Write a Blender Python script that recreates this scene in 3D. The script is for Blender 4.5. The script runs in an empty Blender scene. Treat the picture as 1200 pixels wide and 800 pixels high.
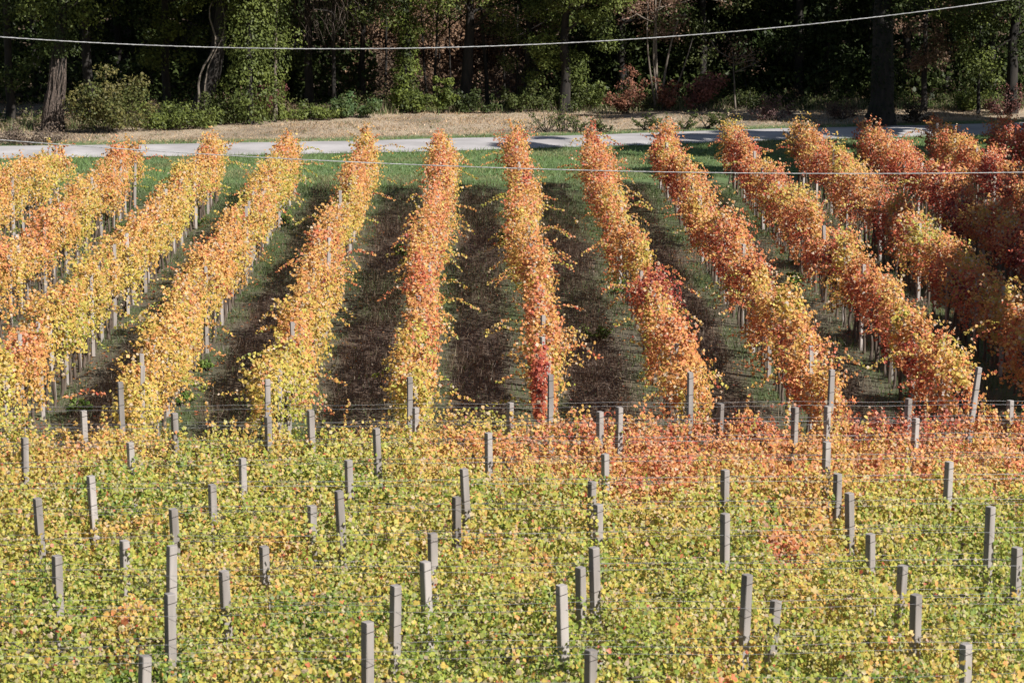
import bpy, math
import numpy as np
from mathutils import Matrix, Vector

rng = np.random.default_rng(7)
S = bpy.context.scene
COL = S.collection

# ------------------------------------------------------------------ camera
F_PX = 2970.0                       # focal length in pixels of the 1200 x 800 photograph
YAW = math.atan(37 / F_PX)          # the long rows run along +Y, a touch left of the optical axis
PITCH = math.atan(550 / F_PX)
CAM = np.array([0.0, 0.0, 11.0])
cam_d = bpy.data.cameras.new('camera')
cam = bpy.data.objects.new('camera', cam_d)
COL.objects.link(cam)
cam.location = CAM
cam.rotation_euler = (math.pi / 2 - PITCH, 0, -YAW)
cam_d.sensor_width = 36.0
cam_d.lens = 36.0 * F_PX / 1200.0
cam_d.clip_start = 0.5
cam_d.clip_end = 1500
cam_d.dof.use_dof = True
cam_d.dof.focus_distance = 66.0
cam_d.dof.aperture_fstop = 6.3
S.camera = cam

# ------------------------------------------------------------------ sky and sun
SUN_EL, SUN_AZ = math.radians(39), math.radians(52)      # azimuth: right of straight behind the camera
TO_SUN = Vector((math.sin(SUN_AZ) * math.cos(SUN_EL), -math.cos(SUN_AZ) * math.cos(SUN_EL), math.sin(SUN_EL)))
W = bpy.data.worlds.new('World')
S.world = W
W.use_nodes = True
nt = W.node_tree
nt.nodes.clear()
wo = nt.nodes.new('ShaderNodeOutputWorld')
wb = nt.nodes.new('ShaderNodeBackground')
ws = nt.nodes.new('ShaderNodeTexSky')
ws.sky_type = 'NISHITA'
ws.sun_disc = False
ws.sun_elevation = SUN_EL
ws.sun_rotation = math.atan2(TO_SUN.x, TO_SUN.y)
wb.inputs['Strength'].default_value = 0.05
nt.links.new(ws.outputs[0], wb.inputs['Color'])
nt.links.new(wb.outputs[0], wo.inputs['Surface'])
sun_d = bpy.data.lights.new('sun', 'SUN')
sun_d.energy = 4.8
sun_d.angle = math.radians(0.53)
sun_d.color = (1.0, 0.955, 0.90)
sun = bpy.data.objects.new('sun', sun_d)
COL.objects.link(sun)
sun.rotation_euler = TO_SUN.to_track_quat('Z', 'Y').to_euler()
sun.location = (40, -40, 60)
vs = S.view_settings
vs.view_transform = 'Standard'
vs.look = 'None'
vs.exposure = 0.63
vs.gamma = 1.0
vs.use_curve_mapping = False
S.cycles.use_denoising = True
S.cycles.max_bounces = 7
S.cycles.transparent_max_bounces = 8

# ------------------------------------------------------------------ pixels to directions
FWD = np.array([math.sin(YAW) * math.cos(PITCH), math.cos(YAW) * math.cos(PITCH), -math.sin(PITCH)])
RGT = np.array([math.cos(YAW), -math.sin(YAW), 0.0])
UPV = np.cross(RGT, FWD)

def ray(px, py):
    return FWD * F_PX + RGT * (px - 600.0) - UPV * (py - 400.0)

def on_z(px, py, z):
    d = ray(px, py)
    return CAM + d * ((z - CAM[2]) / d[2])

def on_y(px, py, y):
    d = ray(px, py)
    return CAM + d * (y / d[1])

def to_px(P):
    Q = np.asarray(P, float) - CAM
    z = Q @ FWD
    return 600 + F_PX * (Q @ RGT) / z, 400 - F_PX * (Q @ UPV) / z

# ------------------------------------------------------------------ noise
_tab = np.random.default_rng(11).random(4096)

def vnoise(x, y, seed=0):
    x = np.asarray(x, float)
    y = np.asarray(y, float)
    xi = np.floor(x).astype(np.int64)
    yi = np.floor(y).astype(np.int64)
    fx = x - xi
    fy = y - yi
    fx = fx * fx * (3 - 2 * fx)
    fy = fy * fy * (3 - 2 * fy)
    h = lambda a, b: _tab[(a * 374761 + b * 668265 + seed * 9176 + (a * b) % 977) % 4096]
    return (h(xi, yi) * (1 - fx) + h(xi + 1, yi) * fx) * (1 - fy) + (h(xi, yi + 1) * (1 - fx) + h(xi + 1, yi + 1) * fx) * fy

def fbm(x, y, seed=0, o=3):
    s, a, t = 0, 0.5, 0
    for k in range(o):
        s = s + a * vnoise(np.asarray(x) * 2 ** k, np.asarray(y) * 2 ** k, seed + k * 17)
        t += a
        a *= 0.5
    return s / t

def sstep(a, b, x):
    t = np.clip((np.asarray(x, float) - a) / (b - a), 0, 1)
    return t * t * (3 - 2 * t)

# ------------------------------------------------------------------ terrain
def ground(x, y):
    x = np.asarray(x, float)
    y = np.asarray(y, float)
    fore = 0.5 + 0.09 * (41.0 - y)
    z = np.where(y < 41, fore, 0.5 * (1 - sstep(41, 44.5, y)))
    z = z + np.where(y < 17, 0.016 * (17 - np.maximum(y, -2)) ** 2, 0)
    hill_y = 127 + 3 * np.sin(x * 0.09)
    z = z + 0.26 * np.maximum(y - hill_y, 0) * sstep(0, 12, y - hill_y)
    z = z + 0.06 * (fbm(x * 0.5, y * 0.5, 3) - 0.5) * sstep(45, 48, y) * (1 - sstep(93, 95, y))
    z = z + 0.25 * (fbm(x * 0.35, y * 0.35, 5) - 0.5) * sstep(114, 118, y)
    return z

def g1(x, y):
    return float(ground(x, y))

ROAD_A = on_z(-40, 187, 0)
ROAD_B = on_z(900, 166, 0)
def road_near(x):
    t = (np.asarray(x, float) - ROAD_A[0]) / (ROAD_B[0] - ROAD_A[0])
    return ROAD_A[1] + (ROAD_B[1] - ROAD_A[1]) * t - 0.9 * np.sin(np.clip(t, 0, 1) * math.pi) + 1.0 * np.maximum(t - 0.75, 0)
ROAD_W = 4.7

# ------------------------------------------------------------------ materials
def new_mat(name):
    m = bpy.data.materials.new(name)
    m.use_nodes = True
    n = m.node_tree
    n.nodes.clear()
    out = n.nodes.new('ShaderNodeOutputMaterial')
    return m, n, out

def leaf_material(name, trans=0.35, gloss=0.06, rough=0.45):
    m, n, out = new_mat(name)
    at = n.nodes.new('ShaderNodeVertexColor')
    at.layer_name = 'Col'
    geo = n.nodes.new('ShaderNodeNewGeometry')
    nz = n.nodes.new('ShaderNodeTexNoise')
    nz.inputs['Scale'].default_value = 28.0
    nz.inputs['Detail'].default_value = 2.0
    n.links.new(geo.outputs['Position'], nz.inputs['Vector'])
    mp = n.nodes.new('ShaderNodeMapRange')
    mp.inputs['To Min'].default_value = 0.72
    mp.inputs['To Max'].default_value = 1.25
    n.links.new(nz.outputs['Fac'], mp.inputs['Value'])
    mul = n.nodes.new('ShaderNodeVectorMath')
    mul.operation = 'SCALE'
    n.links.new(at.outputs['Color'], mul.inputs[0])
    n.links.new(mp.outputs[0], mul.inputs['Scale'])
    d = n.nodes.new('ShaderNodeBsdfDiffuse')
    t = n.nodes.new('ShaderNodeBsdfTranslucent')
    g = n.nodes.new('ShaderNodeBsdfGlossy')
    g.inputs['Roughness'].default_value = rough
    g.inputs['Color'].default_value = (0.9, 0.9, 0.9, 1)
    m1 = n.nodes.new('ShaderNodeMixShader')
    m1.inputs[0].default_value = trans
    m2 = n.nodes.new('ShaderNodeMixShader')
    m2.inputs[0].default_value = gloss
    n.links.new(mul.outputs[0], d.inputs['Color'])
    n.links.new(mul.outputs[0], t.inputs['Color'])
    n.links.new(d.outputs[0], m1.inputs[1])
    n.links.new(t.outputs[0], m1.inputs[2])
    n.links.new(m1.outputs[0], m2.inputs[1])
    n.links.new(g.outputs[0], m2.inputs[2])
    n.links.new(m2.outputs[0], out.inputs['Surface'])
    return m

def noisy_material(name, ca, cb, scale, rough=0.85, bump=0.3, detail=5, stretch=(1, 1, 1), coords='Object', metallic=0.0, bscale=None):
    m, n, out = new_mat(name)
    p = n.nodes.new('ShaderNodeBsdfPrincipled')
    p.inputs['Roughness'].default_value = rough
    p.inputs['Metallic'].default_value = metallic
    tc = n.nodes.new('ShaderNodeTexCoord')
    mpn = n.nodes.new('ShaderNodeMapping')
    mpn.inputs['Scale'].default_value = stretch
    n.links.new(tc.outputs[coords], mpn.inputs['Vector'])
    oi = n.nodes.new('ShaderNodeObjectInfo')
    ad = n.nodes.new('ShaderNodeVectorMath')
    ad.operation = 'ADD'
    sc = n.nodes.new('ShaderNodeMath')
    sc.operation = 'MULTIPLY'
    sc.inputs[1].default_value = 37.0
    n.links.new(oi.outputs['Random'], sc.inputs[0])
    n.links.new(mpn.outputs[0], ad.inputs[0])
    n.links.new(sc.outputs[0], ad.inputs[1])
    nz = n.nodes.new('ShaderNodeTexNoise')
    nz.inputs['Scale'].default_value = scale
    nz.inputs['Detail'].default_value = detail
    n.links.new(ad.outputs[0], nz.inputs['Vector'])
    rp = n.nodes.new('ShaderNodeValToRGB')
    rp.color_ramp.elements[0].position = 0.3
    rp.color_ramp.elements[1].position = 0.7
    rp.color_ramp.elements[0].color = (*ca, 1)
    rp.color_ramp.elements[1].color = (*cb, 1)
    n.links.new(nz.outputs['Fac'], rp.inputs['Fac'])
    tone = n.nodes.new('ShaderNodeMapRange')
    tone.inputs['To Min'].default_value = 0.88
    tone.inputs['To Max'].default_value = 1.15
    n.links.new(oi.outputs['Random'], tone.inputs['Value'])
    tm = n.nodes.new('ShaderNodeVectorMath')
    tm.operation = 'SCALE'
    n.links.new(rp.outputs[0], tm.inputs[0])
    n.links.new(tone.outputs[0], tm.inputs['Scale'])
    n.links.new(tm.outputs[0], p.inputs['Base Color'])
    if bump:
        bp = n.nodes.new('ShaderNodeBump')
        bp.inputs['Strength'].default_value = bump
        bp.inputs['Distance'].default_value = 0.02
        n.links.new(nz.outputs['Fac'], bp.inputs['Height'])
        n.links.new(bp.outputs[0], p.inputs['Normal'])
    n.links.new(p.outputs[0], out.inputs['Surface'])
    return m

M_VINE = leaf_material('vine_leaf', 0.42, 0.025, 0.5)
M_TREELEAF = leaf_material('tree_leaf', 0.25, 0.012, 0.5)
M_GRASS = leaf_material('grass_blade', 0.25, 0.03, 0.5)
M_CONC = noisy_material('weathered_concrete', (0.17, 0.15, 0.135), (0.40, 0.365, 0.34), 4, 0.9, 0.25, 6, (1, 1, 0.35))
M_STAKE = noisy_material('grey_stake', (0.27, 0.24, 0.215), (0.42, 0.38, 0.35), 9, 0.9, 0.25, 5, (1, 1, 0.3))
M_BARK = noisy_material('bark', (0.035, 0.027, 0.02), (0.11, 0.085, 0.065), 7, 0.95, 0.8, 6, (1, 1, 0.25))
M_DARKBARK = noisy_material('dark_bark', (0.010, 0.009, 0.008), (0.032, 0.026, 0.021), 7, 0.95, 0.8, 6, (1, 1, 0.25))  # bark colour darkened to help the massive trunk look shaded
M_PALEBARK = noisy_material('pale_bark', (0.10, 0.08, 0.062), (0.24, 0.20, 0.16), 8, 0.9, 0.4, 5, (1, 1, 0.3))
M_DEADVINE = noisy_material('dead_vine_bark', (0.045, 0.035, 0.028), (0.14, 0.105, 0.085), 12, 0.95, 0.5, 5)
M_VINEBARK = noisy_material('vine_bark', (0.05, 0.036, 0.027), (0.15, 0.115, 0.09), 14, 0.95, 0.6, 5, (1, 1, 0.25))
M_WIRE = noisy_material('galvanised_wire', (0.36, 0.36, 0.37), (0.54, 0.54, 0.54), 6, 0.42, 0, 2, metallic=0.7)
M_TIE = noisy_material('dark_wire_tie', (0.05, 0.045, 0.04), (0.13, 0.11, 0.1), 20, 0.6, 0, 2, metallic=0.5)
M_CABLE = noisy_material('grey_cable', (0.28, 0.28, 0.28), (0.50, 0.50, 0.50), 3, 0.55, 0.15, 3)
M_WOODPOLE = noisy_material('wood_pole', (0.09, 0.065, 0.045), (0.2, 0.15, 0.11), 6, 0.9, 0.4, 5, (1, 1, 0.1))
M_ROAD = noisy_material('pale_gravel', (0.30, 0.285, 0.28), (0.50, 0.475, 0.47), 0.55, 0.95, 0.15, 8, (1, 1, 1))

def ground_material():
    m, n, out = new_mat('ground_soil')
    p = n.nodes.new('ShaderNodeBsdfPrincipled')
    p.inputs['Roughness'].default_value = 0.95
    at = n.nodes.new('ShaderNodeVertexColor')
    at.layer_name = 'Col'
    tc = n.nodes.new('ShaderNodeTexCoord')
    nz = n.nodes.new('ShaderNodeTexNoise')
    nz.inputs['Scale'].default_value = 3.5
    nz.inputs['Detail'].default_value = 9
    nz.inputs['Roughness'].default_value = 0.75
    n.links.new(tc.outputs['Object'], nz.inputs['Vector'])
    mp = n.nodes.new('ShaderNodeMapRange')
    mp.inputs['From Min'].default_value = 0.25
    mp.inputs['From Max'].default_value = 0.75
    mp.inputs['To Min'].default_value = 0.45
    mp.inputs['To Max'].default_value = 1.5
    n.links.new(nz.outputs['Fac'], mp.inputs['Value'])
    mul = n.nodes.new('ShaderNodeVectorMath')
    mul.operation = 'SCALE'
    n.links.new(at.outputs['Color'], mul.inputs[0])
    n.links.new(mp.outputs[0], mul.inputs['Scale'])
    bp = n.nodes.new('ShaderNodeBump')
    bp.inputs['Strength'].default_value = 0.7
    bp.inputs['Distance'].default_value = 0.06
    n.links.new(nz.outputs['Fac'], bp.inputs['Height'])
    n.links.new(mul.outputs[0], p.inputs['Base Color'])
    n.links.new(bp.outputs[0], p.inputs['Normal'])
    n.links.new(p.outputs[0], out.inputs['Surface'])
    return m
M_GROUND = ground_material()

# ------------------------------------------------------------------ mesh helpers
def make_mesh(name, V, T, cols=None, mat=None, smooth=False):
    V = np.ascontiguousarray(V, np.float32)
    T = np.ascontiguousarray(T, np.int32)
    me = bpy.data.meshes.new(name)
    k = T.shape[1]
    me.vertices.add(len(V))
    me.vertices.foreach_set('co', V.ravel())
    me.loops.add(T.size)
    me.loops.foreach_set('vertex_index', T.ravel())
    me.polygons.add(len(T))
    me.polygons.foreach_set('loop_start', np.arange(0, T.size, k, dtype=np.int32))
    me.polygons.foreach_set('loop_total', np.full(len(T), k, np.int32))
    me.polygons.foreach_set('use_smooth', np.full(len(T), bool(smooth)))
    if cols is not None:
        a = me.color_attributes.new('Col', 'FLOAT_COLOR', 'POINT')
        c = np.ones((len(V), 4), np.float32)
        c[:, :3] = cols
        a.data.foreach_set('color', c.ravel())
    me.update(calc_edges=True)
    if mat:
        me.materials.append(mat)
    return me

def link(name, me, parent=None, loc=(0, 0, 0), kind=None):
    o = bpy.data.objects.new(name, me)
    COL.objects.link(o)
    o.location = loc
    if parent is not None:
        o.parent = parent
    if kind:
        o['kind'] = kind
    return o

def thing(name, label, cat, loc, group=None):
    o = bpy.data.objects.new(name, None)
    COL.objects.link(o)
    o.location = loc
    o.empty_display_size = 0.3
    return tag(o, label, cat, group)

def tag(o, label, cat, group=None):
    o['label'] = label
    o['category'] = cat
    if group:
        o['group'] = group
    return o

class Tubes:
    """collects tapered tubes as quads"""
    def __init__(self, sides=6):
        self.V, self.Q, self.n, self.s = [], [], 0, sides
    def add(self, pts, rad, wob=0.0):
        pts = np.asarray(pts, float)
        rad = np.broadcast_to(np.asarray(rad, float), (len(pts),))
        s = self.s
        tan = np.gradient(pts, axis=0)
        tan /= np.linalg.norm(tan, axis=1)[:, None] + 1e-9
        ref = np.array([0.13, 0.97, 0.2]) if abs(tan[0][2]) > 0.6 else np.array([0.1, 0.05, 1.0])
        a = np.cross(tan, ref)
        a /= np.linalg.norm(a, axis=1)[:, None] + 1e-9
        b = np.cross(tan, a)
        ang = np.arange(s) * 2 * math.pi / s
        r = rad[:, None] * (1 + wob * (rng.random((len(pts), s)) - 0.5))
        ring = pts[:, None] + r[..., None] * (np.cos(ang)[None, :, None] * a[:, None] + np.sin(ang)[None, :, None] * b[:, None])
        self.V.append(ring.reshape(-1, 3))
        m = len(pts)
        i = np.arange(m - 1)[:, None] * s
        j = np.arange(s)[None]
        k = (j + 1) % s
        q = np.stack([i + j, i + k, i + s + k, i + s + j], -1).reshape(-1, 4) + self.n
        self.Q.append(q)
        base = self.n
        self.n += m * s
        for off in (0, (m - 1) * s):                    # end caps
            c = ring.reshape(-1, 3)[off:off + s].mean(0)
            self.V.append(c[None])
            ci = self.n
            self.n += 1
            w = np.arange(s)
            self.Q.append(np.stack([base + off + w, base + off + (w + 1) % s, np.full(s, ci), np.full(s, ci)], -1))
        return self
    def mesh(self, name, mat, loc=(0, 0, 0), smooth=True):
        Q = np.concatenate(self.Q)
        V = np.concatenate(self.V) - np.asarray(loc)
        tri = np.concatenate([Q[:, [0, 1, 2]], Q[Q[:, 2] != Q[:, 3]][:, [0, 2, 3]]])
        return make_mesh(name, V, tri, None, mat, smooth)

def unit(v):
    return v / (np.linalg.norm(v, axis=-1, keepdims=True) + 1e-9)

# leaf outlines: (along, across, lift)
def fan(outline):
    pts = np.array([(0.02, 0, 0.04)] + [(u, v, -0.28 * (u * u + v * v) - 0.10 * abs(v)) for u, v in outline])
    k = len(outline)
    return pts, np.array([(0, 1 + i, 1 + (i + 1) % k) for i in range(k)])
GRAPE = fan([(-.25, 0), (-.48, .30), (-.06, .55), (.10, .30), (.38, .37), (.62, 0), (.38, -.37), (.10, -.30), (-.06, -.55), (-.48, -.30)])
_g2 = np.array([(-.40, 0, 0), (-.14, .52, -.12), (.30, .36, -.10), (.60, 0, -.14), (.30, -.36, -.10), (-.14, -.52, -.12)])
GRAPE_FAR = (_g2, np.array([(0, 1, 2), (0, 2, 3), (0, 3, 4), (0, 4, 5)]))
_g3 = np.array([(-.25, 0, .02), (-.48, .30, -.1), (-.06, .55, -.16), (.36, .38, -.12), (.62, 0, -.16), (.36, -.38, -.12), (-.06, -.55, -.16), (-.48, -.30, -.1)])
GRAPE_MID = (_g3, np.array([(0, i, i + 1) for i in range(1, 7)]))
KITE = (np.array([(-.42, 0, 0), (-.02, .46, -.14), (.58, 0, -.10), (-.02, -.46, -.14)]), np.array([(0, 1, 2), (0, 2, 3)]))
OVAL = (np.array([(-.5, 0, 0), (0.02, .33, -.06), (.52, 0, -.05), (0.02, -.33, -.06)]), np.array([(0, 1, 2), (0, 2, 3)]))

def leaf_frames(N, droop=0.9, jit=0.7):
    """N: leaf normals. the tip hangs towards the ground."""
    n = len(N)
    N = unit(N)
    d = np.tile(np.array([0, 0, -1.0]), (n, 1)) * droop + rng.normal(0, jit, (n, 3))
    U = unit(d - N * np.sum(d * N, 1, keepdims=True))
    Vv = np.cross(N, U)
    return U, Vv, N

def leaf_batch(P, N, size, cols, tmpl, rim=None, droop=0.9, jit=0.7):
    U, Vv, N = leaf_frames(N, droop, jit)
    T, tri = tmpl
    n, k = len(P), len(T)
    size = np.broadcast_to(np.asarray(size, float), (n,))[:, None, None]
    wid = rng.uniform(0.6, 1.15, (n, 1, 1))
    cup = rng.uniform(-0.6, 2.0, (n, 1, 1))
    V = P[:, None] + size * (T[None, :, 0:1] * U[:, None] + wid * T[None, :, 1:2] * Vv[:, None] + cup * T[None, :, 2:3] * N[:, None])
    F = tri[None] + (np.arange(n) * k)[:, None, None]
    C = np.repeat(cols[:, None], k, 1)
    if rim is not None:
        C[:, 1:] = rim[:, None]
    return V.reshape(-1, 3), F.reshape(-1, 3), C.reshape(-1, 3)

def cat(parts):
    V, F, C, n = [], [], [], 0
    for v, f, c in parts:
        V.append(v)
        F.append(f + n)
        C.append(c)
        n += len(v)
    return np.concatenate(V), np.concatenate(F), np.concatenate(C)

# autumn vine colours from green to dark red (leaf albedo)
STOPS = np.array([0, .18, .38, .56, .74, .88, 1.05])
RAMP = np.array([(.12, .205, .03), (.31, .385, .06), (.56, .49, .10), (.68, .405, .115), (.67, .26, .11), (.56, .125, .07), (.20, .03, .025)])
def vine_colour(t):
    t = np.clip(t, 0, 1.05)
    c = np.stack([np.interp(t, STOPS, RAMP[:, i]) for i in range(3)], -1)
    c = c * rng.uniform(0.7, 1.28, (len(t), 1))
    dry = rng.random(len(t)) < 0.12  # pale leaves: partly dry ones, partly cream highlights put into the colour
    c[dry] = np.array([.56, .44, .30]) * rng.uniform(.7, 1.2, (dry.sum(), 1))
    return c

# ------------------------------------------------------------------ ground sheet
def axis(segs):
    out = [np.arange(a, b, s) for a, b, s in segs]
    return np.concatenate(out + [[segs[-1][1]]])
gx = axis([(-600, -60, 30), (-60, -30, 3), (-30, 32, 0.4), (32, 62, 3), (62, 600, 30)])
gy = axis([(-300, -20, 20), (-20, 40, 1.5), (40, 132, 0.4), (132, 200, 2), (200, 800, 50)])
GX, GY = np.meshgrid(gx, gy)
GZ = ground(GX, GY)
ROW0 = on_z(145, 447, 2.0)
ROW6 = on_z(1130, 430, 2.0)
ROW_SP = (ROW6[0] - ROW0[0]) / 6.0

def alley(x):
    """0 under a long row, 1 in the middle of the alley"""
    u = (x - ROW0[0]) / ROW_SP
    return np.abs(u - np.round(u)) * 2

def ground_colour(x, y):
    n1 = fbm(x * 0.35, y * 0.22, 21, 4)
    n2 = fbm(x * 1.7, y * 1.1, 33, 3)
    brown = np.array([.145, .110, .085])
    tan = np.array([.24, .19, .135])
    green = np.array([.075, .105, .036])
    strip = sstep(.38, .62, alley(x) + .25 * (n2 - .5))[..., None]
    mid = (np.array([.115, .10, .066]) * (1 - strip) + np.array([.10, .066, .045]) * strip) * (0.7 + 0.6 * n2[..., None])  # mid-alley strip: brown weedy soil, its colour darkened further for the shadow there
    gmix = np.clip(1.3 * (n1 - 0.47) + 0.7 * sstep(0.6, 0.3, alley(x)) * sstep(.35, .6, n2) + 0.45 * sstep(72, 88, y + 4 * n1), 0, 0.9)[..., None]
    c = mid * (1 - gmix) + green * gmix
    lawn = np.array([.115, .175, .06]) * (0.75 + 0.5 * n2[..., None])
    rn = road_near(x)
    w = sstep(-14.5, -10.5, y - rn + 7 * (n2 - .5))[..., None]
    c = c * (1 - w) + lawn * w
    dry = (tan * 1.6 * (0.7 + 0.6 * n2[..., None])) * (1 - .35 * sstep(.5, .7, n1)[..., None]) + 0 * c
    w = sstep(0, 1.4, y - rn - ROAD_W - 0.6 - 0.8 * n2)[..., None]
    c = c * (1 - w) + dry * w
    litter = np.array([.115, .08, .055]) * (0.6 + 0.8 * n2[..., None])
    w = sstep(119, 125, y + 3 * n1)[..., None]
    c = c * (1 - w) + litter * w
    fore = np.array([.13, .12, .06]) * (0.7 + 0.6 * n2[..., None])
    w = sstep(45, 43, y)[..., None]
    return c * (1 - w) + fore * w

nxg, nyg = len(gx), len(gy)
ii = (np.arange(nyg - 1)[:, None] * nxg + np.arange(nxg - 1)[None]).ravel()
quads = np.stack([ii, ii + 1, ii + 1 + nxg, ii + nxg], -1)
gm = make_mesh('ground', np.stack([GX, GY, GZ], -1).reshape(-1, 3), quads, ground_colour(GX, GY).reshape(-1, 3), M_GROUND, True)
link('ground', gm, kind='structure')

# ------------------------------------------------------------------ gravel road
rx = np.arange(-70, 90, 0.4)
prof = np.linspace(0, 1, 9)
RV = []
for t in prof:
    edge = (0.35 * (fbm(rx * .6, rx * 0 + t, 51) - .5)) if t in (0.0, 1.0) else 0
    yy = road_near(rx) + ROAD_W * t + edge
    hgt = 0.02 + 0.10 * math.sin(math.pi * t) - 0.02 * math.exp(-((t - .3) / .07) ** 2) - 0.02 * math.exp(-((t - .7) / .07) ** 2)
    RV.append(np.stack([rx, yy, ground(rx, yy) + hgt], -1))
RV = np.stack(RV)
k = len(rx)
ii = (np.arange(len(prof) - 1)[:, None] * k + np.arange(k - 1)[None]).ravel()
link('gravel_road', make_mesh('gravel_road', RV.reshape(-1, 3), np.stack([ii, ii + 1, ii + 1 + k, ii + k], -1), None, M_ROAD, True), kind='structure')

# ------------------------------------------------------------------ posts
def post_mesh(name, w, h, mat, d=None, slope=0.012):
    """square cast post: bevelled corners, slight taper, chamfered head"""
    d = d or w
    bev = 0.006
    def ring(z, s, b):
        x, y = w / 2 * s, d / 2 * s
        return [(x - b, y, z), (x, y - b, z), (x, -y + b, z), (x - b, -y, z), (-x + b, -y, z), (-x, -y + b, z), (-x, y - b, z), (-x + b, y, z)]
    levels = [(-0.4, 1.06), (0, 1.05), (h * .33, 1.03), (h * .66, 1.01), (h - slope * .4, 1.0), (h, 0.95)]
    V = np.array([p for z, s in levels for p in ring(z, s, bev)])
    V[:, :2] += rng.normal(0, 0.0015, (len(V), 2))
    Q = [(8 * i + j, 8 * i + (j + 1) % 8, 8 * i + 8 + (j + 1) % 8, 8 * i + 8 + j) for i in range(len(levels) - 1) for j in range(8)]
    tri = [t for q in Q for t in ((q[0], q[2], q[1]), (q[0], q[3], q[2]))]
    top = 8 * (len(levels) - 1)
    tri += [(top, top + i, top + i + 1) for i in range(1, 7)]
    return make_mesh(name, V, np.array(tri)[:, ::-1], None, mat)

def tie_mesh(w):
    t = Tubes(4)
    r = w / 2 + 0.006
    pts = [(r, r, 0), (-r, r, .004), (-r, -r, -.004), (r, -r, 0.008), (r, r, 0)]
    t.add(pts, 0.0028)
    return t.mesh('wire_tie', M_TIE)
TIE_BIG, TIE_SMALL = tie_mesh(0.093), tie_mesh(0.085)

ORD = ['first', 'second', 'third', 'fourth', 'fifth', 'sixth', 'seventh', 'eighth', 'ninth', 'tenth', 'eleventh', 'twelfth', 'thirteenth', 'fourteenth']

# ------------------------------------------------------------------ crosswise rows on the near slope
FR_N = 11
FR_TILT = 0.05
FR_SP = 2.12
def fr_y(j, x):
    return 41.6 - FR_SP * j + FR_TILT * np.asarray(x, float)
FR_POSTH = 1.85

POSTS = [(29, 513), (98, 481), (153, 518), (203, 483), (314, 488), (363, 480), (107, 557), (44, 583), (248, 567), (202, 595), (285, 537), (367, 593),
         (395, 573), (407, 538), (440, 501), (486, 477), (535, 582), (543, 548), (573, 507), (599, 472), (703, 482), (708, 531), (694, 564), (700, 590),
         (726, 477), (508, 625), (844, 473), (849, 550), (970, 476), (970, 518), (982, 555), (993, 576), (932, 477), (1065, 467), (1074, 490), (1184, 469),
         (1113, 541), (1163, 594), (1018, 624), (67, 651), (144, 632), (202, 640), (262, 668), (200, 696), (172, 770), (306, 638), (432, 729), (462, 685),
         (496, 656), (657, 684), (676, 662), (695, 640), (693, 761), (849, 601), (875, 673), (913, 705), (1060, 663), (1073, 696), (1135, 755), (1195, 642)]

def row_hit(px, py, j):
    d = ray(px, py)
    # plane y = c + tilt * x
    c = 41.6 - FR_SP * j
    t = c / (d[1] - FR_TILT * d[0])
    return CAM + d * t

big_posts = [post_mesh('concrete_post', 0.090, 1.0, M_CONC) for _ in range(4)]
leaning = {(913, 705): 0.09, (172, 770): 0.06, (543, 548): -0.05, (31, 513): 0.04, (1018, 624): -0.04, (599, 472): 0.04}
POST_AT = []
ROWPOSTS = {}
for n, (px, py) in enumerate(POSTS):
    best = None
    for j in range(FR_N):
        h = row_hit(px, py, j)
        dz = h[2] - g1(h[0], h[1]) - FR_POSTH
        if best is None or abs(dz) < abs(best[1]):
            best = (j, dz, h)
    j, dz, h = best
    gz = g1(h[0], h[1])
    hh = h[2] - gz
    lean = leaning.get((px, py), rng.normal(0, 0.02))
    lab = 'leaning' if abs(lean) > 0.055 else 'weathered'
    o = link('concrete_post', big_posts[n % 4], None, (h[0] - lean * hh, h[1], gz))
    o.scale = (rng.uniform(.95, 1.05), rng.uniform(.95, 1.05), hh)
    o.rotation_euler = (rng.normal(0, .01), lean, math.radians(35 + rng.normal(0, 4)))
    ROWPOSTS.setdefault(j, []).append((h[0], o))
    tag(o, lab, 'post', f'concrete posts of the {ORD[j]} crosswise row')
    for q, zz in enumerate((hh - 0.09, hh - 0.43 + rng.normal(0, .03))):
        t = link('wire_tie', TIE_BIG, o, (0, 0, zz / hh))
        t.scale = (1.02, 1.02, 1 / hh)
    POST_AT.append((j, h[0], h[2]))

for j, lst in ROWPOSTS.items():
    for q, (hx, o) in enumerate(sorted(lst, key=lambda e: e[0])):
        o['label'] = f"{ORD[q]} {o['label']} concrete post from the golden-row side in the {ORD[j]} crosswise row"

def view_x(y, margin):
    """x limits of the picture at depth y, plus a margin in metres"""
    a = on_y(0, 500, y)[0]
    b = on_y(1200, 500, y)[0]
    return a - margin, b + margin

VINE_TRUNKS = []
for v in range(5):
    t = Tubes(6)
    z = np.linspace(-0.1, 0.85, 7)
    amp = 0.05
    x = amp * np.cumsum(rng.normal(0, .5, 7)) * 0.5
    y = amp * np.cumsum(rng.normal(0, .5, 7)) * 0.5
    P = np.stack([x, y, z], -1)
    t.add(P, np.linspace(.042, .028, 7) * np.array([1.25, 1.05, .9, 1.1, .9, 1.15, 1.2]), .3)
    for s in (-1, 1):
        t.add([P[-1], P[-1] + [s * .12, .0, .10], P[-1] + [s * .4, .02, .14]], [.022, .016, .01], .2)
    VINE_TRUNKS.append(t.mesh('vine_trunk', M_VINEBARK))

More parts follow.
